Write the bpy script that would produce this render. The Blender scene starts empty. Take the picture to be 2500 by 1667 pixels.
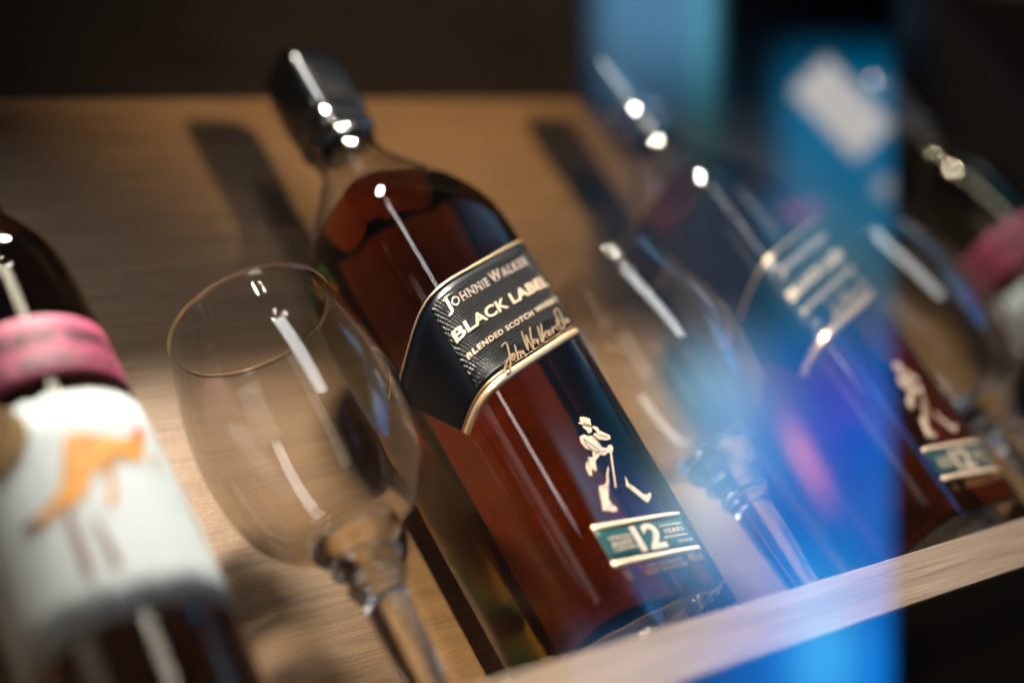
import bpy, bmesh, math, random
from mathutils import Vector, Matrix
random.seed(4)
pi, cos, sin, rad = math.pi, math.cos, math.sin, math.radians
S = bpy.context.scene
COL = S.collection

# ---------------------------------------------------------------- camera
cam_d = bpy.data.cameras.new('camera'); cam = bpy.data.objects.new('camera', cam_d); COL.objects.link(cam)
RX = Vector((0.79085898, -0.41059612, -0.45382033))
DN = Vector((-0.1004896, 0.64435035, -0.75809925))
FW = Vector((0.6036919, 0.64515382, 0.46832963))
CP = Vector((-0.37527084, -0.38939079, -0.17099079))
m = Matrix((RX, -DN, -FW)).transposed().to_4x4(); m.translation = CP
cam.matrix_world = m
cam_d.sensor_width = 36; cam_d.lens = 3485 / 2500 * 36
cam_d.clip_start = 0.01; cam_d.clip_end = 50
cam_d.dof.use_dof = True; cam_d.dof.focus_distance = 0.596; cam_d.dof.aperture_fstop = 1.7; cam_d.dof.aperture_blades = 0
S.camera = cam

# ---------------------------------------------------------------- world, exposure
w = bpy.data.worlds.new('World'); S.world = w; w.use_nodes = True
w.node_tree.nodes['Background'].inputs[0].default_value = (1.0, 0.86, 0.74, 1)
w.node_tree.nodes['Background'].inputs[1].default_value = 0.014
S.view_settings.view_transform = 'Standard'; S.view_settings.look = 'None'
S.view_settings.exposure = 0; S.view_settings.gamma = 1
cy = S.cycles
cy.max_bounces = 24; cy.transmission_bounces = 20; cy.glossy_bounces = 8; cy.diffuse_bounces = 4
cy.transparent_max_bounces = 12; cy.volume_bounces = 0
cy.caustics_refractive = True; cy.caustics_reflective = True; cy.blur_glossy = 0.3
cy.sample_clamp_indirect = 6
cy.use_denoising = True

# ---------------------------------------------------------------- lamps of the room and added fill lights
def lamp(name, kind, loc, target, power, col, **k):
    d = bpy.data.lights.new(name, kind); d.energy = power; d.color = col
    for a, b in k.items(): setattr(d, a, b)
    if name in ('tube_lamp', 'spot_lamp', 'window_light', 'amber_fill_spot'): d.cycles.is_caustics_light = True
    o = bpy.data.objects.new(name, d); COL.objects.link(o); o.location = loc
    o.rotation_euler = (Vector(target) - Vector(loc)).to_track_quat('-Z', 'Y').to_euler()
    return o
G0 = Vector((-0.08, 0.0, 0.12))
lamp('window_light', 'AREA', G0 + Vector((0.0, -0.84, 0.54)).normalized() * 2.0, G0, 18, (1.0, 0.98, 0.97), shape='RECTANGLE', size=0.38, size_y=1.25)
lamp('side_fill_light', 'AREA', (-2.2, -0.9, 0.9), G0, 6, (1.0, 0.88, 0.8), shape='RECTANGLE', size=1.0, size_y=1.2)  # added fill, no real window: lifts the stopper's left side
lamp('tube_lamp', 'AREA', (0.05, -0.56, 1.32), G0, 15, (1.0, 0.88, 0.75), shape='RECTANGLE', size=0.45, size_y=0.09, spread=rad(50))
lamp('amber_fill_spot', 'SPOT', (-.36, -.70, -.02), (-.028, .085, .040), 75, (1.0, 0.82, 0.60), spot_size=rad(7.5), spot_blend=.6, shadow_soft_size=0.012)  # added spot, aimed to bring an amber glow into the whisky
lamp('spot_lamp', 'SPOT', (0.13, -0.50, 0.14), (0.10, 0.1, 0.42), 37, (1.0, 0.73, 0.47), spot_size=rad(44), spot_blend=1.0, shadow_soft_size=0.026)
for i, (az, el) in enumerate([(-8, 50), (2, 52), (12, 50), (-4, 60), (8, 60)]):
    v = Vector((sin(rad(az)) * cos(rad(el)), -cos(rad(az)) * cos(rad(el)), sin(rad(el))))
    lamp('ceiling_spot', 'POINT', G0 + v * 2.4, G0, 5, (1.0, 0.9, 0.78), shadow_soft_size=0.018)

# ---------------------------------------------------------------- helpers
def tag(o, label=None, cat=None, group=None, kind=None):
    if label: o['label'] = label
    if cat: o['category'] = cat
    if group: o['group'] = group
    if kind: o['kind'] = kind
    return o
def empty(name, loc, rz=0):
    o = bpy.data.objects.new(name, None); COL.objects.link(o); o.location = loc; o.rotation_euler = (0, 0, rz)
    o.empty_display_size = 0.02
    return o
def link(name, verts, faces, mat, parent=None, smooth=True, auto=None):
    me = bpy.data.meshes.new(name); me.from_pydata([tuple(v) for v in verts], [], faces); me.update()
    if mat:
        for q in (mat if isinstance(mat, (list, tuple)) else [mat]): me.materials.append(q)
    if smooth:
        me.polygons.foreach_set('use_smooth', [True] * len(me.polygons))
        if auto: me.set_sharp_from_angle(angle=rad(auto))
    o = bpy.data.objects.new(name, me); COL.objects.link(o)
    if parent: o.parent = parent
    return o
def children(o): return [c for c in bpy.data.objects if c.parent == o]
def copy_tree(o, parent=None):
    c = o.copy(); COL.objects.link(c)
    if parent: c.parent = parent
    for ch in children(o):
        if ch != c: copy_tree(ch, c)
    return c
def box(x0, x1, y0, y1, z0, z1):
    v = [(x, y, z) for x in (x0, x1) for y in (y0, y1) for z in (z0, z1)]
    return v, [(0, 1, 3, 2), (4, 6, 7, 5), (0, 4, 5, 1), (2, 3, 7, 6), (0, 2, 6, 4), (1, 5, 7, 3)]
def bevel(o, wd, seg=2):
    b = o.modifiers.new('bevel', 'BEVEL'); b.width = wd; b.segments = seg; b.limit_method = 'ANGLE'
    return o

def nt(name):
    mt = bpy.data.materials.new(name); mt.use_nodes = True
    t = mt.node_tree; n = t.nodes; n.clear()
    out = n.new('ShaderNodeOutputMaterial')
    return mt, t, n, out
def N(n, kind, **k):
    o = n.new('ShaderNode' + kind)
    for a, b in k.items():
        if hasattr(o, a): setattr(o, a, b)
        else: o.inputs[a.replace('_', ' ')].default_value = b
    return o
def pbr(name, col, rough=0.5, metal=0.0, bump=None, var=0.0, scale=60, spec=0.5, coat=0.0, edge=None):
    """bump=(noise scale, distance), var = amount of colour variation"""
    mt, t, n, out = nt(name)
    p = N(n, 'BsdfPrincipled'); p.inputs['Base Color'].default_value = (*col, 1)
    p.inputs['Roughness'].default_value = rough; p.inputs['Metallic'].default_value = metal
    p.inputs['Specular IOR Level'].default_value = spec; p.inputs['Coat Weight'].default_value = coat
    p.inputs['Coat Roughness'].default_value = 0.12
    tc = N(n, 'TexCoord')
    if var:
        nz = N(n, 'TexNoise'); nz.inputs['Scale'].default_value = scale; nz.inputs['Detail'].default_value = 6
        t.links.new(tc.outputs['Object'], nz.inputs['Vector'])
        cr = N(n, 'ValToRGB'); e = cr.color_ramp.elements
        e[0].position = .3; e[1].position = .72
        e[0].color = (*[c * (1 - var) for c in col], 1); e[1].color = (*[min(1, c * (1 + var)) for c in col], 1)
        t.links.new(nz.outputs['Fac'], cr.inputs[0]); t.links.new(cr.outputs[0], p.inputs['Base Color'])
    if bump:
        nb = N(n, 'TexNoise'); nb.inputs['Scale'].default_value = bump[0]; nb.inputs['Detail'].default_value = 3
        t.links.new(tc.outputs['Object'], nb.inputs['Vector'])
        bb = N(n, 'Bump'); bb.inputs['Strength'].default_value = 1; bb.inputs['Distance'].default_value = bump[1]
        t.links.new(nb.outputs['Fac'], bb.inputs['Height']); t.links.new(bb.outputs[0], p.inputs['Normal'])
    t.links.new(p.outputs[0], out.inputs[0])
    return mt

def wood(name, dark, light, rough, leather=0.00042, grain=0.00012, coat=0.0, spec=.5):
    mt, t, n, out = nt(name); p = N(n, 'BsdfPrincipled'); p.inputs['Roughness'].default_value = rough; p.inputs['Specular IOR Level'].default_value = spec
    p.inputs['Coat Weight'].default_value = coat; p.inputs['Coat Roughness'].default_value = .3
    tc = N(n, 'TexCoord'); L = t.links.new
    mp = N(n, 'Mapping'); mp.inputs['Scale'].default_value = (9, 60, 170); L(tc.outputs['Object'], mp.inputs[0])
    a = N(n, 'TexNoise'); a.inputs['Scale'].default_value = 1.0; a.inputs['Detail'].default_value = 9; a.inputs['Roughness'].default_value = .68; a.inputs['Distortion'].default_value = .4
    L(mp.outputs[0], a.inputs['Vector'])
    mp2 = N(n, 'Mapping'); mp2.inputs['Scale'].default_value = (30, 200, 1100); L(tc.outputs['Object'], mp2.inputs[0])
    b = N(n, 'TexNoise'); b.inputs['Scale'].default_value = 1.0; b.inputs['Detail'].default_value = 5; L(mp2.outputs[0], b.inputs['Vector'])
    mx = N(n, 'Mix', data_type='FLOAT'); mx.inputs[0].default_value = .45; L(a.outputs['Fac'], mx.inputs[2]); L(b.outputs['Fac'], mx.inputs[3])
    cr = N(n, 'ValToRGB'); e = cr.color_ramp.elements; e[0].position = .36; e[1].position = .64
    e[0].color = (*dark, 1); e[1].color = (*light, 1); L(mx.outputs[0], cr.inputs[0]); L(cr.outputs[0], p.inputs['Base Color'])
    lz = N(n, 'TexNoise'); lz.inputs['Scale'].default_value = 1250; lz.inputs['Detail'].default_value = 2.5; lz.inputs['Distortion'].default_value = 1.2
    mp3 = N(n, 'Mapping'); mp3.inputs['Scale'].default_value = (.5, 1, 1); L(tc.outputs['Object'], mp3.inputs[0]); L(mp3.outputs[0], lz.inputs['Vector'])
    b1 = N(n, 'Bump'); b1.inputs['Distance'].default_value = leather; b1.inputs['Strength'].default_value = 1; L(lz.outputs['Fac'], b1.inputs['Height'])
    b2 = N(n, 'Bump'); b2.inputs['Distance'].default_value = grain; L(mx.outputs[0], b2.inputs['Height']); L(b1.outputs[0], b2.inputs['Normal'])
    L(b2.outputs[0], p.inputs['Normal']); L(p.outputs[0], out.inputs[0])
    return mt

def glassmat(name, col=(1, 1, 1), ior=1.5, rough=0.0, bump=None, absorb=None, density=0.0):
    mt, t, n, out = nt(name)
    g = N(n, 'BsdfGlass'); g.inputs['Color'].default_value = (*col, 1); g.inputs['IOR'].default_value = ior; g.inputs['Roughness'].default_value = rough
    if bump:
        tc = N(n, 'TexCoord'); nb = N(n, 'TexNoise'); nb.inputs['Scale'].default_value = bump[0]; nb.inputs['Detail'].default_value = 2
        t.links.new(tc.outputs['Object'], nb.inputs['Vector'])
        bb = N(n, 'Bump'); bb.inputs['Distance'].default_value = bump[1]; bb.inputs['Strength'].default_value = 1
        t.links.new(nb.outputs['Fac'], bb.inputs['Height']); t.links.new(bb.outputs[0], g.inputs['Normal'])
    t.links.new(g.outputs[0], out.inputs[0])
    if absorb:
        v = N(n, 'VolumeAbsorption'); v.inputs['Color'].default_value = (*absorb, 1); v.inputs['Density'].default_value = density
        t.links.new(v.outputs[0], out.inputs[1])
    return mt

M = {}
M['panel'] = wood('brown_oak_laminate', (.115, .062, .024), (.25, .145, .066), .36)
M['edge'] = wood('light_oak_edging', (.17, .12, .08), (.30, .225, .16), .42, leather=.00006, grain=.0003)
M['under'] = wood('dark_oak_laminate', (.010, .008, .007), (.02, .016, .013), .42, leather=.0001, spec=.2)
M['glass'] = glassmat('clear_glass', (1, 1, 1), 1.5)
M['bottle_glass'] = glassmat('bottle_glass', (.99, .99, .985), 1.5)
M['whisky'] = glassmat('amber_whisky', (1, 1, 1), 1.36 / 1.5, absorb=(.84, .66, .30), density=112)
M['wine_glass_green'] = glassmat('brown_bottle_glass', (.93, .86, .72), 1.5)
M['wine'] = glassmat('dark_wine', (1, 1, 1), 1.35, absorb=(.66, .48, .25), density=190)
M['gold'] = pbr('gold_foil', (.82, .56, .33), .33, .75, var=.06, scale=300)
M['gold_dark'] = pbr('deep_gold_foil', (.66, .40, .16), .35, .8)
M['cream'] = pbr('cream_gold_ink', (.86, .66, .47), .42, .45)
M['silver'] = pbr('pale_silver_ink', (.62, .50, .43), .42, .5)
M['black_plain'] = pbr('black_label_paper', (.001, .004, .009), .34, spec=.22, bump=(2600, .00002))
M['teal'] = pbr('dark_teal_ink', (.004, .045, .05), .42, bump=(1800, .00003))
M['cap'] = pbr('black_lacquer', (.002, .005, .009), .18, spec=1.0, coat=1.0, bump=(120, .00001)); M['cap'].node_tree.nodes['Principled BSDF'].inputs['IOR'].default_value = 2.1
M['white_paper'] = pbr('white_label_paper', (.29, .325, .34), .72, var=.03, scale=90, bump=(900, .00004))
M['pink'] = pbr('pink_label_paper', (.22, .022, .065), .65, var=.05, scale=200, bump=(900, .00003))
M['plum'] = pbr('plum_ink', (.025, .003, .010), .6)
M['roo'] = pbr('orange_ink', (.34, .14, .008), .75, var=.35, scale=160)
M['roo_dark'] = pbr('brown_ink', (.11, .05, .025), .7, var=.3, scale=160)
M['roo_red'] = pbr('red_orange_ink', (.42, .07, .02), .7)
M['seal'] = pbr('antique_gold_seal', (.20, .13, .055), .45, .5, var=.45, scale=350, bump=(500, .0003))
M['foil_cap'] = pbr('dark_screw_cap', (.02, .012, .012), .3, coat=.4)

def embossed():
    """black label paper with a fine raised diamond grid running with the slant of the label"""
    mt, t, n, out = nt('black_embossed_paper'); L = t.links.new
    p = N(n, 'BsdfPrincipled'); p.inputs['Base Color'].default_value = (.004, .005, .008, 1); p.inputs['Roughness'].default_value = .3; p.inputs['Specular IOR Level'].default_value = .3
    p.inputs['Coat Weight'].default_value = .1; p.inputs['Coat Roughness'].default_value = .2
    tc = N(n, 'TexCoord'); mp = N(n, 'Mapping'); mp.inputs['Rotation'].default_value = (0, rad(24), 0); L(tc.outputs['Object'], mp.inputs[0])
    sp = N(n, 'SeparateXYZ'); L(mp.outputs[0], sp.inputs[0])
    def wv(ax, per, off=0):
        a = N(n, 'Math', operation='MULTIPLY'); L(sp.outputs[ax], a.inputs[0]); a.inputs[1].default_value = 2 * pi / per
        b = N(n, 'Math', operation='SINE'); L(a.outputs[0], b.inputs[0]); return b
    ws = N(n, 'Math', operation='MULTIPLY'); L(wv('X', .0028).outputs[0], ws.inputs[0]); L(wv('Z', .0022).outputs[0], ws.inputs[1])
    ab = N(n, 'Math', operation='ABSOLUTE'); L(ws.outputs[0], ab.inputs[0])
    nz = N(n, 'TexNoise'); nz.inputs['Scale'].default_value = 1400; L(tc.outputs['Object'], nz.inputs['Vector'])
    ml = N(n, 'Math', operation='MULTIPLY_ADD'); L(nz.outputs['Fac'], ml.inputs[0]); ml.inputs[1].default_value = .45; L(ab.outputs[0], ml.inputs[2])
    b = N(n, 'Bump'); b.inputs['Distance'].default_value = .0011; b.inputs['Strength'].default_value = 1; L(ml.outputs[0], b.inputs['Height'])
    L(b.outputs[0], p.inputs['Normal']); L(p.outputs[0], out.inputs[0]); return mt
M['emboss'] = embossed()

def pane_mat():
    mt, t, n, out = nt('door_glass'); L = t.links.new
    tr = N(n, 'BsdfTransparent'); tr.inputs[0].default_value = (.97, .985, .98, 1)
    gl = N(n, 'BsdfGlossy'); gl.inputs['Roughness'].default_value = 0.0; gl.inputs[0].default_value = (1, 1, 1, 1)
    fr = N(n, 'Fresnel'); ge = N(n, 'NewGeometry'); mi = N(n, 'Mix', data_type='FLOAT')
    mi.inputs[2].default_value = 2.4; mi.inputs[3].default_value = 1 / 2.4   # same index seen from either side of the sheet
    L(ge.outputs['Backfacing'], mi.inputs[0]); L(mi.outputs[0], fr.inputs['IOR'])
    mx = N(n, 'MixShader'); L(fr.outputs[0], mx.inputs[0]); L(tr.outputs[0], mx.inputs[1]); L(gl.outputs[0], mx.inputs[2]); L(mx.outputs[0], out.inputs[0])
    return mt
M['pane'] = pane_mat()

# ---------------------------------------------------------------- the cabinet (setting)
ZS, ZT, YP = -0.0330, 0.373, 0.100          # shelf top, underside of the shelf above, back panel
XA, XB = -0.75, 1.6
v, f = box(XA, XB, YP, YP + .016, ZS - .45, ZT + .05)
back = link('wall', v, f, M['panel'], smooth=False)
back.cycles.is_caustics_receiver = True
tag(back, 'brown oak grained back wall of the cabinet', kind='structure')
def shelf(z_top, th, label, edge=True):
    r = empty('shelf', (0, 0, 0)); tag(r, label, 'shelf')
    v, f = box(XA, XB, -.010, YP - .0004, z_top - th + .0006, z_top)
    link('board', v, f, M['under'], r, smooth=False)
    v, f = box(XA, XB, -.0128, -.0101, z_top - th, z_top + .0003)
    e = link('edge_strip', v, f, M['edge'], r, smooth=False); bevel(e, .0006)
    return r
shelf(ZS, .0212, 'wooden cabinet shelf with pale oak front edge, carrying the bottles and glasses')
shelf(ZT + .0212, .0212, 'dark shelf seen from below above the bottles')
shelf(ZS - .33, .0212, 'lower cabinet shelf under the one with the bottles')
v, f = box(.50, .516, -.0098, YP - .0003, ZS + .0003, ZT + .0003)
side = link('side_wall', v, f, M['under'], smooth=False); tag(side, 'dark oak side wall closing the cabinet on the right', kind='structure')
# door pane
v = [(-.75, -.0345, -.45), (-.75, -.0345, .60), (1.6, -.0345, .60), (1.6, -.0345, -.45)]
pane = link('cabinet_door', v, [(0, 3, 2, 1)], M['pane'], smooth=False)
tag(pane, 'clear glass cabinet door carrying a blue reflection on its right part', 'glass door')

# ---------------------------------------------------------------- square whisky bottle
CH = [(-.0330, .0348), (-.0318, .0365), (-.029, .0374), (.0, .0382), (.05, .0392), (.10, .0401), (.15, .0405), (.186, .0406)]
SH = [(.198, .0397, .0), (.206, .0384, .03), (.213, .0364, .08), (.220, .0338, .15), (.226, .0310, .25), (.232, .0280, .38), (.238, .0248, .52), (.244, .0218, .68), (.250, .0193, .85), (.256, .0176, .95), (.262, .0166, 1), (.2705, .0158, 1)]
def lerp_tab(tab, z, k=1):
    if z <= tab[0][0]: return tab[0][k]
    for a, b in zip(tab, tab[1:]):
        if z <= b[0]: q = (z - a[0]) / (b[0] - a[0]); return a[k] + (b[k] - a[k]) * q
    return tab[-1][k]
NE = 5.4
def section(a, blend, n=96, e=NE):
    """points of a rounded square of half width a that turns into a circle as blend goes to 1; starts at front centre"""
    e = e + (2 - e) * min(1, blend) ** .5 if blend > 0 else e
    P = []
    for i in range(n):
        t = 2 * pi * i / n + pi / n
        c, s = sin(t), -cos(t)
        q = (abs(c) ** e + abs(s) ** e) ** (-1 / e)
        P.append((a * c * q, a * s * q))
    return P
BY = .0390                                   # bottle centre behind its front face
def ring_mesh(rows, n, closed_bottom=True, closed_top=True, flip=False):
    """rows: list of (list of xy points, z)"""
    V, F = [], []
    for pts, z in rows: V += [(x, y, z) for x, y in pts]
    for k in range(len(rows) - 1):
        for i in range(n):
            j = (i + 1) % n; q = (k * n + i, k * n + j, (k + 1) * n + j, (k + 1) * n + i)
            F.append(q[::-1] if flip else q)
    if closed_bottom: q = tuple(range(n)); F.append(q if flip else q[::-1])
    if closed_top: q = tuple(range((len(rows) - 1) * n, len(rows) * n)); F.append(q[::-1] if flip else q)
    return V, F
def front_pt(s, z, off=0.0):
    """point on the bottle skin: s = distance along the skin from the front centre line (+ to the right)"""
    a = lerp_tab(CH, z)
    key = round(a, 5)
    if key not in front_pt.c:
        pts = []
        for i in range(0, 1441):
            t = -pi * .98 + 2 * pi * .98 * i / 1440
            c, s_ = sin(t), -cos(t); q = (abs(c) ** NE + abs(s_) ** NE) ** (-1 / NE); pts.append((a * c * q, a * s_ * q))
        acc = [0]
        for p, r in zip(pts, pts[1:]): acc.append(acc[-1] + math.dist(p, r))
        mid = acc[720]; front_pt.c[key] = (pts, [x - mid for x in acc])
    pts, acc = front_pt.c[key]
    lo, hi = 0, len(acc) - 1
    while hi - lo > 1:
        md = (lo + hi) // 2
        if acc[md] <= s: lo = md
        else: hi = md
    q = (s - acc[lo]) / max(1e-9, acc[hi] - acc[lo]); A, B = pts[lo], pts[hi]
    x, y = A[0] + (B[0] - A[0]) * q, A[1] + (B[1] - A[1]) * q
    tx, ty = B[0] - A[0], B[1] - A[1]; l = math.hypot(tx, ty) or 1
    nx, ny = ty / l, -tx / l
    return (x + nx * off, y + ny * off + BY, z)
front_pt.c = {}
def FP(s, z, off=0.0):
    x, y, z = front_pt(s, z, off)
    return (x, y, z)
def patch(name, s0, s1, z0f, z1f, off, mat, parent, ns=60, nz=8, th=.00012):
    """a strip of paper or foil laid on the bottle skin, with a little thickness"""
    V, F = [], []
    for i in range(ns + 1):
        for k in range(nz + 1):
            q = k / nz
            sa, sb = (s0(q) if callable(s0) else s0), (s1(q) if callable(s1) else s1)
            s = sa + (sb - sa) * i / ns
            z = z0f(s) + (z1f(s) - z0f(s)) * q
            V.append(FP(s, z, off))
    for i in range(ns):
        for k in range(nz):
            a = i * (nz + 1) + k; F.append((a, a + nz + 1, a + nz + 2, a + 1))
    o = link(name, V, F, mat, parent)
    md = o.modifiers.new('thickness', 'SOLIDIFY'); md.thickness = th; md.offset = 1
    return o
def tri_poly(pts):
    from mathutils.geometry import tessellate_polygon
    return [tuple(t) for t in tessellate_polygon([[Vector((x, y, 0)) for x, y in pts]])]
def flat_meshes(name, V2, F, mapf, mat, parent, th=.00022, cut=.004):
    """2D polygons (already triangulated) cut finer, mapped onto a skin and given thickness"""
    bm = bmesh.new(); vs = [bm.verts.new((x, y, 0)) for x, y in V2]
    for t in F:
        try: bm.faces.new([vs[i] for i in t])
        except ValueError: pass
    for _ in range(3):
        es = [e for e in bm.edges if e.calc_length() > cut]
        if not es: break
        bmesh.ops.subdivide_edges(bm, edges=es, cuts=1); bmesh.ops.triangulate(bm, faces=bm.faces)
    bmesh.ops.recalc_face_normals(bm, faces=bm.faces)
    for v in bm.verts: v.co = mapf(v.co.x, v.co.y)
    me = bpy.data.meshes.new(name); bm.to_mesh(me); bm.free(); me.materials.append(mat)
    o = bpy.data.objects.new(name, me); COL.objects.link(o)
    if parent: o.parent = parent
    md = o.modifiers.new('thickness', 'SOLIDIFY'); md.thickness = th; md.offset = 0
    return o
def text2d(body, w, h, bold=0.0, spacing=1.0, shear=0.0):
    """text outline as triangles, scaled to width w and cap height h, origin at lower left"""
    cu = bpy.data.curves.new('t', 'FONT'); cu.body = body; cu.offset = bold; cu.space_character = spacing; cu.shear = shear
    cu.resolution_u = 4
    o = bpy.data.objects.new('t', cu); COL.objects.link(o)
    dg = bpy.context.evaluated_depsgraph_get(); me = o.evaluated_get(dg).to_mesh()
    V = [(v.co.x, v.co.y) for v in me.vertices]; F = [tuple(p.vertices) for p in me.polygons]
    o.evaluated_get(dg).to_mesh_clear(); bpy.data.objects.remove(o); bpy.data.curves.remove(cu)
    x0, x1 = min(v[0] for v in V), max(v[0] for v in V); y0, y1 = min(v[1] for v in V), max(v[1] for v in V)
    V = [((x - x0) / (x1 - x0) * w, (y - y0) / (y1 - y0) * h) for x, y in V]
    return V, F
def stroke2d(lines, wd):
    V, F = [], []
    for pl in lines:
        # smooth the polyline (Catmull-Rom)
        P = [Vector(p) for p in pl]; Q = []
        for i in range(len(P) - 1):
            a, b, c, d = P[max(i - 1, 0)], P[i], P[i + 1], P[min(i + 2, len(P) - 1)]
            for k in range(5):
                t = k / 5; Q.append(.5 * ((2 * b) + (c - a) * t + (2 * a - 5 * b + 4 * c - d) * t * t + (3 * b - a - 3 * c + d) * t ** 3))
        Q.append(P[-1]); b0 = len(V); n = len(Q)
        for i, q in enumerate(Q):
            tg = (Q[min(i + 1, n - 1)] - Q[max(i - 1, 0)]); tg = tg.normalized() if tg.length else Vector((1, 0))
            nn = Vector((-tg.y, tg.x)); hw = wd * (.55 + .6 * abs(tg.y)) / 2
            V += [tuple(q + nn * hw), tuple(q - nn * hw)]
        for i in range(n - 1): a = b0 + 2 * i; F += [(a, a + 1, a + 3), (a, a + 3, a + 2)]
    return V, F

MAN = dict(
 hat=[(0.001,0.06846),(0.00347,0.0684),(0.00597,0.06711),(0.00425,0.06347),(0.0023,0.06418),(-0.00021,0.06479),(-0.00177,0.06531),(-0.00122,0.06601),(-0.00017,0.06584),(0.00028,0.06739)],
 face=[(-0.0005,0.06437),(0.00118,0.06376),(0.00395,0.06289),(0.0029,0.06074),(0.00036,0.06008),(0.00039,0.06173),(-0.00046,0.06293)],
 arm=[(0.00532,0.06367),(0.00751,0.06256),(0.00733,0.06106),(0.0116,0.058),(0.01061,0.05621),(0.00799,0.05588),(0.00433,0.0567),(0.00303,0.05885),(0.0032,0.05995),(0.00547,0.05958),(0.0052,0.06164),(0.00426,0.06249)],
 coat=[(-0.00538,0.05893),(-0.0025,0.05991),(-0.00088,0.05886),(0.00248,0.0589),(0.00322,0.05606),(0.00384,0.05257),(0.00616,0.05203),(0.00521,0.05005),(0.00221,0.04875),(0.00021,0.04949),(-0.00251,0.04795),(-0.00459,0.04672),(-0.00659,0.04261),(-0.00794,0.04183),(-0.0078,0.04383),(-0.00924,0.04291),(-0.01081,0.04002),(-0.01195,0.04073),(-0.01158,0.04391),(-0.0103,0.04592),(-0.00757,0.04778),(-0.00726,0.04884),(-0.00458,0.04855),(-0.00287,0.05166),(-0.00564,0.05305),(-0.00647,0.05608)],
 hand=[(0.00698,0.05321),(0.00906,0.05352),(0.0095,0.0522),(0.00781,0.05015),(0.00566,0.04949),(0.0053,0.05079)],
 cane=[(0.00615,0.04995),(0.00702,0.04986),(-0.00154,0.03337),(-0.00219,0.03339)],
 boot=[(0.0007,0.04357),(-9e-05,0.04185),(-0.00187,0.03988),(-0.00365,0.0365),(-0.00624,0.03326),(-0.00926,0.0287),(-0.00896,0.02621),(-0.00755,0.02392),(-0.0085,0.02279),(-0.01119,0.02302),(-0.01296,0.02396),(-0.01465,0.02385),(-0.01532,0.02463),(-0.01422,0.02587),(-0.01297,0.02919),(-0.01097,0.03386),(-0.01001,0.03501),(-0.00735,0.03496),(-0.00472,0.03663),(-0.00264,0.03997)],
 heel=[(0.00639,0.03795),(0.00675,0.03667),(0.00625,0.0342),(0.00786,0.03291),(0.01068,0.02858),(0.01318,0.0279),(0.01409,0.02879),(0.01533,0.02849),(0.0145,0.02701),(0.01063,0.02443),(0.00946,0.02516),(0.00536,0.03178),(0.00424,0.03351),(0.00589,0.03605)])
SIG = [[(-0.01905,0.10541),(-0.01531,0.10759),(-0.01608,0.10368),(-0.01808,0.0991),(-0.02043,0.09459),(-0.02316,0.09207),(-0.02401,0.09328),(-0.02137,0.09696),(-0.01591,0.10132)],[(-0.01661,0.10019),(-0.01451,0.10164),(-0.01489,0.0997),(-0.01698,0.09787),(-0.01714,0.09904),(-0.01521,0.10089)],[(-0.01113,0.1058),(-0.01387,0.09808),(-0.01239,0.10113),(-0.0105,0.10221),(-0.01184,0.09874)],[(-0.01136,0.0995),(-0.00987,0.10257),(-0.00923,0.10096),(-0.00828,0.10288),(-0.0086,0.09934)],[(-0.00255,0.11303),(-0.00411,0.10786),(-0.00525,0.10272),(-0.00241,0.10858),(-0.00134,0.11096),(-0.00178,0.10694),(-0.00156,0.10333),(0.0015,0.11083),(0.00384,0.11522)],[(0.00097,0.10601),(0.0014,0.108),(0.00287,0.10834),(0.00269,0.10673),(0.00434,0.10868),(0.00276,0.10552)],[(0.00864,0.11544),(0.00555,0.10659)],[(0.01176,0.11698),(0.00662,0.10695),(0.00932,0.11049),(0.01252,0.11282),(0.00973,0.11047),(0.01079,0.10879)],[(0.01223,0.11036),(0.01452,0.11191),(0.01404,0.11317),(0.01206,0.11037),(0.0139,0.11029)],[(0.01719,0.1147),(0.01568,0.11104),(0.01752,0.11427),(0.02,0.11501)],[(0.02064,0.11332),(0.01931,0.11462),(0.02192,0.1166),(0.02428,0.1182),(0.02267,0.1191),(0.02246,0.11408)],[(0.02439,0.11904),(0.0245,0.12326),(0.02788,0.12572),(0.02841,0.12314),(0.02644,0.11812),(0.02514,0.11481),(0.0215,0.11328)],[(0.02649,0.11686),(0.02698,0.11895),(0.02927,0.11972),(0.02833,0.11763),(0.02649,0.11686)],[(0.02849,0.11721),(0.02998,0.12012),(0.03035,0.11799),(0.03156,0.12049),(0.03193,0.11836)]]

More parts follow.
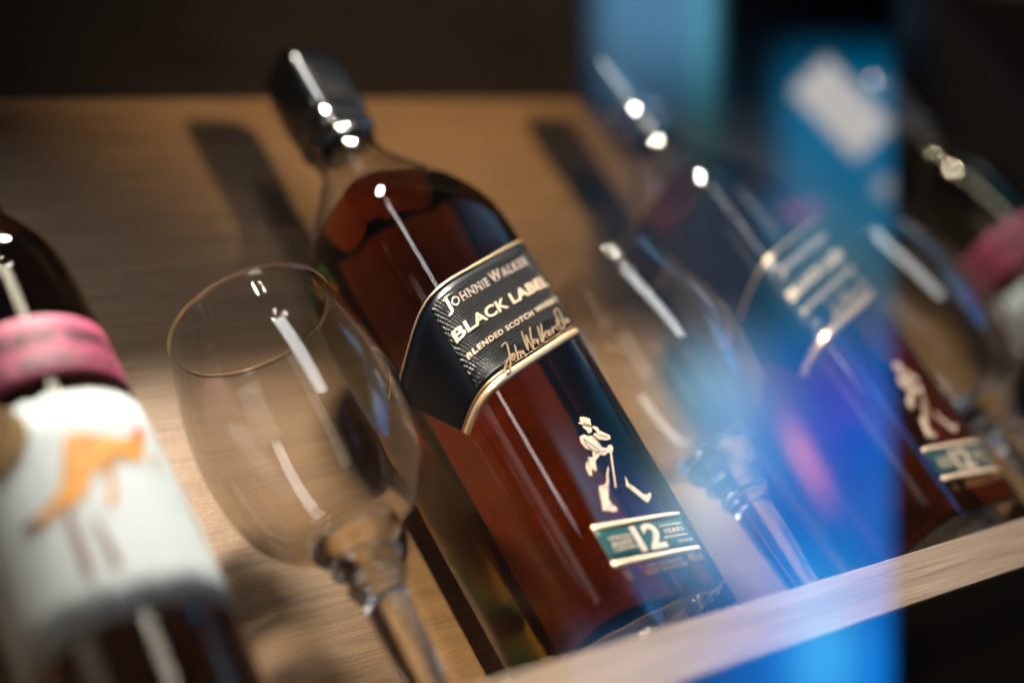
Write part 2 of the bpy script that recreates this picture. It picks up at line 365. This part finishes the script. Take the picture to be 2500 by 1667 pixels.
def make_whisky(loc, label):
    root = empty('whisky_bottle', loc, .1032)
    tag(root, label, 'bottle', 'square whisky bottles on the shelf')
    n = 96
    rows_o, rows_i, rows_l = [], [], []
    def add(rows, pts, z, dy=BY): rows.append(([(x, y + dy) for x, y in pts], z))
    for z, a in CH: add(rows_o, section(a, 0, n), z)
    for z, a, b in SH: add(rows_o, section(a, b, n), z)
    # inner cavity: thick base, walls of 2.6 mm
    inner = [(-.0130, .020, .3), (-.0150, .029, .12), (-.0140, .0312, .05)]
    tin = .0030
    cav = [(-.0145, .024, .1), (-.0140, .0310, .05), (-.0120, .0332, 0), (-.009, .0345, 0), (.0, .0350, 0), (.05, .0361, 0), (.10, .0370, 0), (.15, .0373, 0), (.186, .0374, 0), (.198, .0368, .0), (.206, .0353, .04), (.213, .0331, .10), (.220, .0304, .18), (.226, .0276, .3), (.232, .0246, .42), (.238, .0214, .58), (.244, .0185, .72), (.250, .0160, .9), (.256, .0144, 1), (.262, .0134, 1), (.2705, .0126, 1)]
    LZ = .2185
    add(rows_i, section(.0308, .165, n), LZ + .0003)
    for z, a, b in cav:
        if z > LZ + .002: add(rows_i, section(a, b, n), z)
    V1, F1 = ring_mesh(rows_o, n, True, False); V2, F2 = ring_mesh(rows_i, n, True, False, flip=True)
    o1 = len(V1); F2 = [tuple(i + o1 for i in q) for q in F2]
    top = [((len(rows_o) - 1) * n + i, (len(rows_o) - 1) * n + (i + 1) % n, o1 + (len(rows_i) - 1) * n + (i + 1) % n, o1 + (len(rows_i) - 1) * n + i) for i in range(n)]
    gb = link('glass_body', V1 + V2, F1 + F2 + top, M['bottle_glass'], root, auto=50); gb.cycles.is_caustics_caster = True
    for z, a, b in cav:
        if z < LZ: add(rows_l, section(a + .0013, b, n), z - (.0002 if z < -.012 else 0))
    al = .0308; add(rows_l, section(al + .0013, .165, n), LZ)
    V, F = ring_mesh(rows_l, n)
    wk = link('whisky', V, F, M['whisky'], root, auto=50); wk.cycles.is_caustics_caster = True
    # knurled heel of the base: little raised lugs round the foot
    for side in (0,):
        bmv, bmf = [], []
        pts = section(.0366, 0, 4 * 40, 7)
        for k, (x, y) in enumerate(pts):
            if k % 2: continue
            r = .0007 + .0004 * random.random(); zc = -.0285 + .0016 * (k % 4 == 0)
            b0 = len(bmv); l = math.hypot(x, y); nx, ny = x / l, y / l; tx, ty = -ny, nx
            for dz, sc in ((-r * 1.3, .3), (0, 1), (r * 1.3, .3)):
                for q in range(6):
                    aa = 2 * pi * q / 6
                    bmv.append((x + tx * r * cos(aa) * sc + nx * r * sin(aa) * sc, y + BY + ty * r * cos(aa) * sc + ny * r * sin(aa) * sc, zc + dz))
            for lv in range(2):
                for q in range(6): bmf.append((b0 + lv * 6 + q, b0 + lv * 6 + (q + 1) % 6, b0 + lv * 6 + 6 + (q + 1) % 6, b0 + lv * 6 + 6 + q))
            bmf.append(tuple(b0 + q for q in range(6))[::-1]); bmf.append(tuple(b0 + 12 + q for q in range(6)))
        kn = link('knurling', bmv, bmf, M['glass'], root); kn['kind'] = 'stuff'
    # stopper: rounded-square cap
    rows = []
    for z, a, e in [(.2716, .0150, 5), (.2726, .0156, 5), (.2810, .0157, 5), (.2822, .0151, 5), (.2838, .0151, 5), (.2850, .0160, 5), (.291, .0164, 5), (.312, .0167, 5), (.322, .0165, 5), (.3262, .0159, 5), (.3285, .0146, 5), (.3296, .0120, 5)]:
        add(rows, section(a, 0, n, 5.5), z)
    V, F = ring_mesh(rows, n)
    cap = link('stopper', V, F, M['cap'], root, auto=40)
    rows = []
    for z, a in [(.2655, .0158), (.2663, .0168), (.2690, .0170), (.2700, .0166), (.2712, .0162), (.2718, .0150)]:
        add(rows, section(a, 1, n), z)
    V, F = ring_mesh(rows, n); link('neck_ring', V, F, M['cap'], root, auto=40)
    # slanted label
    T = math.tan(rad(22.3))
    zb = lambda s: .1003 + T * s
    zt = lambda s: .1574 + (T + .025) * s
    sl = lambda q: -.0525 - .0300 * q
    sr = .047
    lab = patch('slanted_label', sl, sr, zb, zt, .0001, M['black_plain'], root, 150, 6)
    em0 = lambda s: zb(s) + .0075; em1 = lambda s: zt(s) - .0052
    patch('embossed_panel', -.0395, .0365, em0, em1, .0003, M['emboss'], lab, 60, 14)
    patch('gold_band', lambda q: sl(.07 * q), sr, zb, lambda s: zb(s) + .0040, .0003, M['gold'], lab, 150, 2, .0003)
    patch('gold_band', sl(.09), sr, lambda s: zb(s) + .0050, lambda s: zb(s) + .0056, .0003, M['gold_dark'], lab, 150, 1)
    patch('gold_band', sl(.96), sr, lambda s: zt(s) - .0019, lambda s: zt(s) - .0007, .0003, M['gold'], lab, 150, 1, .0003)
    # fine ribs behind the signature
    for k in range(7):
        o_ = .0076 + k * .00105
        patch('rib', -.0395, .0355, lambda s, o_=o_: zb(s) + o_, lambda s, o_=o_: zb(s) + o_ + .0005, .00032, M['black_plain'], lab, 40, 1, .0002)
    # lettering: text frame u along the slant, origins measured on the front face
    def line(nm, txt, u0, z0, u1, z1, h, mat, bold=0.0, sp=1.0, off=.0006, par=lab, sy=0):
        wdt = u1 - u0; Vt, Ft = text2d(txt, wdt, h, bold, sp)
        sl_ = (z1 - z0) / wdt
        return flat_meshes(nm, Vt, Ft, lambda x, y: FP(u0 + x - y * sy, z0 + sl_ * x + y, off), mat, par)
    def caps(u0, z0, u1, z1):
        parts = [('J', -.0020, .0078, 0), ('OHNNIE', 0, .0042, 0), ('W', 0, .0056, 0), ('ALKER', 0, .0042, 0)]
        xs = [(0, .052), (.062, .485), (.515, .645), (.66, 1.0)]
        wd = u1 - u0; sl_ = (z1 - z0) / wd; VV, FF = [], []
        for (tx, dy, h, _), (a, b) in zip(parts, xs):
            Vt, Ft = text2d(tx, (b - a) * wd, h, 0.012, 1.2); o_ = len(VV)
            VV += [(x + a * wd, y + dy) for x, y in Vt]; FF += [tuple(i + o_ for i in f_) for f_ in Ft]
            # serifs: small bars at the feet of the capitals
            for c in range(len(tx)):
                cx_ = (a + (b - a) * (c + .5) / len(tx)) * wd
                for yy in (dy, dy + h):
                    o_ = len(VV); VV += [(cx_ - .00085, yy - .00018), (cx_ + .00085, yy - .00018), (cx_ + .00085, yy + .00018), (cx_ - .00085, yy + .00018)]
                    if tx != 'J' or yy > dy: FF += [(o_, o_ + 1, o_ + 2), (o_, o_ + 2, o_ + 3)]
        return flat_meshes('lettering', VV, FF, lambda x, y: FP(u0 + x, z0 + sl_ * x + y, .0006), M['silver'], lab)
    caps(-.0345, .1290, .0255, .1545)
    line('lettering', 'BLACK LABEL', -.0372, .1140, .0315, .1424, .0058, M['cream'], .028, 1.02)
    line('lettering', 'BLENDED SCOTCH WHISKY', -.0362, .1047, .0315, .1330, .0027, M['cream'], .02, 1.15)
    V, F = stroke2d(SIG, .00075)
    flat_meshes('signature', V, F, lambda x, y: FP(x * .96 - .0015, y + .0014, .0009), M['gold'], lab)
    # walking figure
    VV, FF = [], []
    for nm, pts in MAN.items():
        o_ = len(VV); VV += pts; FF += [tuple(i + o_ for i in t) for t in tri_poly(pts)]
    emb = flat_meshes('walking_figure', VV, FF, lambda x, y: FP(x, y, .0004), M['cream'], root)
    # dark drawing lines over the figure
    DL = [[(-.0050, .0565), (-.0036, .0530), (-.0005, .0505)], [(-.0045, .0578), (-.0018, .0545), (.0008, .0515)], [(.0010, .0600), (.0022, .0570), (.0030, .0540), (.0040, .0524)], [(-.0030, .0500), (.0005, .0508), (.0045, .0507)],
          [(-.0075, .0478), (-.0095, .0455), (-.0106, .0425)], [(.0005, .0655), (.0038, .0640)], [(-.0100, .0338), (-.0072, .0339), (-.0050, .0350)], [(.0052, .0330), (.0066, .0322)], [(-.0128, .0255), (-.0105, .0252), (-.0088, .0262)], [(.0050, .0590), (.0075, .0582), (.0095, .0572)]]
    V, F = stroke2d(DL, .00032)
    flat_meshes('drawing_line', V, F, lambda x, y: FP(x, y, .0007), M['cap'], emb, .0001)
    # age label
    age = patch('age_label', -.0250, .0250, lambda s: .0014, lambda s: .0172, .0001, M['teal'], root, 30, 4)
    for z0, z1 in ((.0163, .0184), (-.0002, .0019)):
        patch('gold_band', -.0252, .0252, lambda s, z0=z0: z0, lambda s, z1=z1: z1, .0003, M['cream'], age, 30, 1, .0003)
    for a_, b_, z0 in ((-.0205, -.0078, .0116), (-.0205, -.0070, .0062), (.0090, .0226, .0128), (.0085, .0226, .0076)):
        patch('gold_line', a_, b_, lambda s, z0=z0: z0, lambda s, z0=z0: z0 + .0005, .0003, M['cream'], age, 12, 1)
    line('lettering', '12', -.0072, .0036, .0080, .0036, .0118, M['cream'], .03, .92, .0004, age)
    line('lettering', 'AGED', -.0205, .0077, -.0090, .0080, .0026, M['cream'], .01, 1.3, .0004, age)
    line('lettering', 'YEARS', .0100, .0093, .0220, .0096, .0022, M['cream'], .01, 1.3, .0004, age)
    line('lettering', '0105461202', .0148, .0045, .0238, .0046, .0014, M['silver'], 0, 1.1, .0004, age)
    line('lettering', 'DISTILLED BLENDED', -.0093, -.0034, .0115, -.0031, .0015, M['gold_dark'], 0, 1.1, .0003, root)
    line('lettering', 'AND BOTTLED IN SCOTLAND', -.0113, -.0059, .0130, -.0055, .0015, M['gold_dark'], 0, 1.1, .0003, root)
    line('lettering', '40% vol', .0152, -.0045, .0238, -.0044, .0040, M['gold_dark'], 0, 1.0, .0003, root)
    line('lettering', '1L', -.0215, -.0062, -.0188, -.0061, .0036, M['gold_dark'], 0, 1.0, .0003, root)
    return root
J1 = make_whisky((-.0018, 0, 0), 'square black label whisky bottle, nearest and sharpest, beside the large wine glass')
J2 = copy_tree(J1); J2.location = (.2037, .0, 0)
J2['label'] = 'second square whisky bottle, blurred, on the right behind the blue reflection'

# ---------------------------------------------------------------- stemmed glasses
def lathe(rows, n=96, cx=0, cy_=0):
    V, F = [], []
    for r, z in rows:
        V += [(cx + r * sin(2 * pi * i / n), cy_ - r * cos(2 * pi * i / n), z) for i in range(n)]
    for k in range(len(rows) - 1):
        for i in range(n): j = (i + 1) % n; F.append((k * n + i, k * n + j, (k + 1) * n + j, (k + 1) * n + i))
    return V, F
def smooth_profile(P, k=5):
    Q = []
    P = [Vector(p) for p in P]
    for i in range(len(P) - 1):
        a, b, c, d = P[max(i - 1, 0)], P[i], P[i + 1], P[min(i + 2, len(P) - 1)]
        for j in range(k):
            t = j / k; q = .5 * ((2 * b) + (c - a) * t + (2 * a - 5 * b + 4 * c - d) * t * t + (3 * b - a - 3 * c + d) * t ** 3)
            Q.append((max(q.x, .00005), q.y))
    Q.append((P[-1].x, P[-1].y)); return Q
def make_glass(loc, label):
    root = empty('wine_glass', (loc[0], loc[1], 0)); tag(root, label, 'wine glass', 'stemmed wine glasses on the shelf')
    outer = [(.0172, .0520), (.0212, .0537), (.0285, .0585), (.0355, .0672), (.0399, .0795), (.0424, .0940), (.0430, .1080), (.0420, .1230), (.0395, .1390), (.0368, .1510), (.0352, .1586)]
    rim = [(.03535, .1592), (.0351, .1598), (.0346, .1600), (.0340, .1597), (.0339, .1592)]
    inner = [(.0341, .1586), (.0357, .1510), (.0383, .1390), (.0408, .1230), (.0417, .1080), (.0411, .0940), (.0385, .0800), (.0340, .0690), (.0264, .0608), (.0150, .0568), (.00005, .0556)]
    # bowl and its collar are one closed glass body down to where the stem starts
    low = [(.00005, .0435), (.0108, .0438), (.0135, .0453), (.0163, .0474), (.0177, .0494), (.0181, .0507)]
    prof = [low[0], low[1]] + smooth_profile(low[1:] + outer, 4) + rim + smooth_profile(inner, 4)
    V, F = lathe(prof); bo = link('bowl', V, F, M['glass'], root); bo.cycles.is_caustics_caster = True
    V, F = lathe([(.0348 + .00095 * cos(2 * pi * k / 10), .1597 + .00095 * sin(2 * pi * k / 10)) for k in range(11)]); link('rim', V, F, M['glass'], root)
    st = [(.00005, .04345), (.0108, .0434), (.0140, .0420), (.0144, .0402), (.0116, .0380), (.0100, .0352), (.0118, .0330), (.0116, .0305), (.0094, .0270), (.0088, .0215), (.0086, .0150), (.0080, .0), (.0072, -.012), (.0072, -.020), (.0088, -.0255), (.0090, -.0268), (.00005, -.0269)]
    V, F = lathe([st[0]] + smooth_profile(st[1:-1], 4) + [st[-1]]); sm = link('stem', V, [f[::-1] for f in F], M['glass'], root); sm.cycles.is_caustics_caster = True
    ft = [(.00005, -.02695), (.0090, -.0270), (.0150, -.0290), (.0260, -.0308), (.0335, -.0318), (.0345, -.0325), (.0335, -.03295), (.00005, -.03295)]
    V, F = lathe([ft[0]] + smooth_profile(ft[1:-1], 3) + [ft[-1]]); link('foot', V, [f[::-1] for f in F], M['glass'], root)
    return root
G1 = make_glass((-.1040, .0300), 'large empty wine glass in focus, beside the kangaroo label')
for x, lb in ((.092, 'blurred empty wine glass between the two square whisky bottles'), (.296, 'out of focus wine glass to the right of the second square bottle')):
    g = copy_tree(G1); g.location = (x, .030, 0); g['label'] = lb

# ---------------------------------------------------------------- wine bottles
KR = .0354
PROF = [(-.0325, .030), (-.0322, .0337), (-.030, .0352), (-.026, .0356), (.05, .0352), (.08, .0344), (.10, .0334), (.12, .0320), (.135, .0314), (.150, .0310), (.165, .0304), (.178, .0295), (.187, .0283), (.195, .0266), (.202, .0240), (.208, .0208), (.213, .0178), (.218, .0154), (.224, .0142), (.275, .0137), (.2755, .0147), (.282, .0147), (.284, .0135)]
def kr(z): return lerp_tab(PROF, z)
def KP(phi, z, off=0.0):
    r = kr(z) + off; p = rad(phi)
    return (r * sin(p), -r * cos(p), z)
ROO = dict(
 body=[(-23.99,.078),(-18.5,.0889),(-14.52,.0937),(-6.93,.0941),(3.53,.0915),(14.92,.0892),(22.64,.0902),(28.06,.0948),(32.77,.0961),(36.39,.0941),(32.48,.0901),(23.47,.0806),(14.74,.0796),(8.2,.081),(2.79,.0776),(.52,.0704),(-1.67,.0657),(-5.3,.0627),(-7.97,.0637),(-4.11,.0686),(-1.66,.0756),(-5.05,.0786),(-11.11,.0747),(-14.1,.0705),(-21.95,.0676),(-25.13,.0662),(-26.87,.0691)],
 shank=[(-27.14,.0686),(-25.39,.0657),(-25.35,.0579),(-24.56,.0472),(-25.78,.0412),(-30.26,.041),(-29.73,.0465),(-29.72,.0558),(-29.53,.064)],
 tail=[(-23.72,.0785),(-28.8,.0733),(-43.28,.0689),(-50.64,.0695),(-49.9,.0674),(-39.9,.0652),(-26.45,.069)],
 farleg=[(-16.55,.0626),(-14.51,.0573),(-12.72,.0487),(-11.8,.0415),(-14.29,.0398),(-16.52,.0415),(-16.07,.0483),(-17.86,.057)])
def make_wine(loc, label, rz=0):
    root = empty('wine_bottle', loc, rz); tag(root, label, 'wine bottle', 'wine bottles with pink neck label')
    n = 96
    outer = [(.00005, -.028), (.020, -.0295), (.028, -.0325)] + [(r, z) for z, r in PROF[1:]] + [(.0100, .284)]
    inner = [(max(r - .0028, .0098), z) for z, r in PROF if z > -.024 and z < .27]
    inner = [(.0098, .279)] + [p for p in reversed(inner)] + [(.0320, -.020), (.0290, -.0235), (.015, -.0225), (.00005, -.021)]
    V, F = lathe(outer + inner, n); link('glass_body', V, F, M['wine_glass_green'], root, auto=50)
    li = [(.00005, -.0212), (.015, -.0227), (.0292, -.0237), (.0322, -.0202)] + [(r - .0026, z) for z, r in PROF if -.019 < z < .20] + [(.0200, .2035), (.00005, .2035)]
    V, F = lathe(li, n); link('wine', V, F, M['wine'], root, auto=50)
    V, F = lathe([(.0152, .2352), (.0157, .2355), (.0154, .266), (.0160, .2675), (.0160, .286), (.0152, .2872), (.00005, .2874)], n)
    link('screw_cap', V, F, M['foil_cap'], root, auto=40)
    def cylpatch(name, p0, p1, z0f, z1f, off, mat, parent, npn=120, nz=6):
        V, F = [], []
        for i in range(npn + 1):
            ph = p0 + (p1 - p0) * i / npn
            for k in range(nz + 1): V.append(KP(ph, z0f(ph) + (z1f(ph) - z0f(ph)) * k / nz, off))
        for i in range(npn):
            for k in range(nz): a = i * (nz + 1) + k; F.append((a, a + nz + 1, a + nz + 2, a + 1))
        o = link(name, V, F, mat, parent); md = o.modifiers.new('thickness', 'SOLIDIFY'); md.thickness = .0002; md.offset = 1
        return o
    rnd = random.Random(3); wob = [rnd.random() for _ in range(400)]
    def deck(ph, k): q = (ph + 140) / 3.2 + k; i = int(q); return (wob[i % 400] * (1 - q + i) + wob[(i + 1) % 400] * (q - i) - .5) * .0022
    lab = cylpatch('paper_label', -108, 72, lambda p: .0240 + deck(p, 0), lambda p: .1125 + deck(p, 90), .0003, M['white_paper'], root, 240)
    def onlabel(nm, pts, mat, off=.0009, cut=8):
        pt = [(p / 1000, z) for p, z in pts]
        return flat_meshes(nm, pt, tri_poly(pt), lambda x, y: Vector(KP(x * 1000, y, off)), mat, lab, .0001, .006)
    for nm, mt in (('farleg', 'roo_dark'), ('body', 'roo'), ('tail', 'roo'), ('shank', 'roo_dark')):
        onlabel('kangaroo_print', ROO[nm], M[mt])
    onlabel('kangaroo_print', [(24, .0915), (27.6, .0948), (32.5, .0961), (35.5, .0942), (31, .0905)], M['roo_red'], .0012)
    onlabel('kangaroo_print', [(31, .0835), (34.0, .0838), (33.5, .0775), (31.5, .0775)], M['roo'], .0010)
    onlabel('kangaroo_print', [(-42, .0693), (-50.64, .0698), (-51, .0672), (-42, .0655)], M['roo_dark'], .0012)
    seal = [(-52 + 20 * cos(t * pi / 12) * (1 + .06 * (t % 2)), .1035 + .0125 * sin(t * pi / 12) * (1 + .06 * (t % 2))) for t in range(24)]
    onlabel('seal', seal, M['seal'], .0013)
    nk = cylpatch('neck_label', -120, 110, lambda p: .1205 - .0002, lambda p: .1480, .0003, M['pink'], root, 160)
    def cyltext(txt, p0, p1, z0, h, bold):
        Vt, Ft = text2d(txt, (p1 - p0) / 1000, h, bold, 1.1)
        flat_meshes('lettering', Vt, Ft, lambda x, y: Vector(KP(p0 + x * 1000, z0 + y, .0008)), M['plum'], nk, .0001, .006)
    cyltext('[yellow tail]', -64, 46, .1345, .0080, .03)
    cyltext('PINK MOSCATO', -60, 42, .1250, .0048, .02)
    return root
K1 = make_wine((-.2013, .0300, 0), 'wine bottle with white kangaroo label, cut off by the left edge of the frame')
K2 = copy_tree(K1); K2.location = (.430, .030, .00196); K2.scale = (1.06, 1.06, 1.06); K2['label'] = 'blurred wine bottle with pink neck label at the right edge of the frame'

# ---------------------------------------------------------------- the lit screen that the glass door mirrors
def build_screen():
    """a tall display standing in the room; its mirror image fills the right half of the door glass"""
    TD = 1.08
    def virt(px, py): return CP + TD * (RX * ((px - 1250) / 3485) + DN * ((py - 833.5) / 3485) + FW)
    def mir(P): return Vector((P.x, 2 * -.0345 - P.y, P.z))
    x0, x1, y0, y1 = 1385, 2186, -60, 1760
    nx, ny = 150, 190
    o3, ux, uy = mir(virt(x0, y0)), None, None
    ux = mir(virt(x1, y0)) - o3; uy = mir(virt(x0, y1)) - o3
    root = empty('display_screen', o3 + .5 * ux + .5 * uy); tag(root, 'lit display with blue picture, seen mirrored in the cabinet door', 'screen')
    base = root.location
    def g(x, y, cx, cy_, sx, sy, a=0):
        dx, dy = x - cx, y - cy_; c, s = cos(rad(a)), sin(rad(a)); u, v_ = dx * c + dy * s, -dx * s + dy * c
        return math.exp(-(u / sx) ** 2 - (v_ / sy) ** 2)
    def st(x, a, b): t = min(1, max(0, (x - a) / (b - a))); return t * t * (3 - 2 * t)
    def col(x, y):  # glows, streaks and haze of the reflection painted as emission colour
        c = [0., 0., 0.]
        def add(k, r, g_, b): c[0] += k * r; c[1] += k * g_; c[2] += k * b
        # blue band
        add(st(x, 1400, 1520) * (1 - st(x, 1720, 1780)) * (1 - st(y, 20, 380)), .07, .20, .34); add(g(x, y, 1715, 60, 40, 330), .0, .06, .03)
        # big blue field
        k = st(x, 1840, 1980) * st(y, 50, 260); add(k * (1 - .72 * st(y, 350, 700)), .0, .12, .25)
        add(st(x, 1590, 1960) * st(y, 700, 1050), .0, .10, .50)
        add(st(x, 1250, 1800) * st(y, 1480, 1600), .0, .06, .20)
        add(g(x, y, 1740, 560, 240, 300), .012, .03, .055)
        # pale blue-white glow
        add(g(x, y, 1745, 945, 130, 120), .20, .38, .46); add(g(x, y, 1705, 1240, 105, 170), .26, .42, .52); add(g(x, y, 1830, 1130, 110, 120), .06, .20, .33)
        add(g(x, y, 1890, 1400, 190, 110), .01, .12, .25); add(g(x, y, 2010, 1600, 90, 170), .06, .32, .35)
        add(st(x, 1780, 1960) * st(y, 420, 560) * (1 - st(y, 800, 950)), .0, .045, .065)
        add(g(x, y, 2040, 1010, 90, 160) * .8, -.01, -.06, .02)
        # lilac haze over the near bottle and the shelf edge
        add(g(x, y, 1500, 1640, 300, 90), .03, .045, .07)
        # pale mirrored rectangle, painted in
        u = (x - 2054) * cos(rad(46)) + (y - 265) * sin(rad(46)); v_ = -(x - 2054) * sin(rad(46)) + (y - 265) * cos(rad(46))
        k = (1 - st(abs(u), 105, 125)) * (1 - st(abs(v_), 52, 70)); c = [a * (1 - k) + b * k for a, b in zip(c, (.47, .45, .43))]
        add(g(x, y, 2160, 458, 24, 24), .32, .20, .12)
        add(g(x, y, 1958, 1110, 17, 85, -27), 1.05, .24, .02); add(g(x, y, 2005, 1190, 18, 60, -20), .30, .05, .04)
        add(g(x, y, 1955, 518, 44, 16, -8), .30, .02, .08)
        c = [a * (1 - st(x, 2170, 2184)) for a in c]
        return [max(0, q) for q in c]
    V, F, C_ = [], [], []
    for j in range(ny + 1):
        for i in range(nx + 1):
            V.append(o3 + ux * (i / nx) + uy * (j / ny) - base)
            C_.append(col(x0 + (x1 - x0) * i / nx, y0 + (y1 - y0) * j / ny))
    for j in range(ny):
        for i in range(nx): a = j * (nx + 1) + i; F.append((a, a + 1, a + nx + 2, a + nx + 1))
    mt, t, n, out = nt('screen_picture'); L = t.links.new
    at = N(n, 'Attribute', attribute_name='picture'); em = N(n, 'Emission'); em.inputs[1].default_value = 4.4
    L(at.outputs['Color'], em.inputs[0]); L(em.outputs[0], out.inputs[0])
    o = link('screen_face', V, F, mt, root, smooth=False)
    ca = o.data.color_attributes.new('picture', 'FLOAT_COLOR', 'POINT')
    for i, c in enumerate(C_): ca.data[i].color = (*c, 1)
    nrm = ux.cross(uy).normalized()
    if nrm.dot(Vector((0, -.0345, .15)) - base) > 0: nrm = -nrm
    A = [o3 - base + nrm * .004 + ux * a + uy * b + nrm * c for c in (0, .006) for a, b in ((-.01, -.01), (1.09, -.01), (1.09, 1.01), (-.01, 1.01))]
    link('housing', A, [(0, 1, 2, 3), (7, 6, 5, 4), (0, 4, 5, 1), (1, 5, 6, 2), (2, 6, 7, 3), (3, 7, 4, 0)], M['cap'], root, smooth=False)
build_screen()
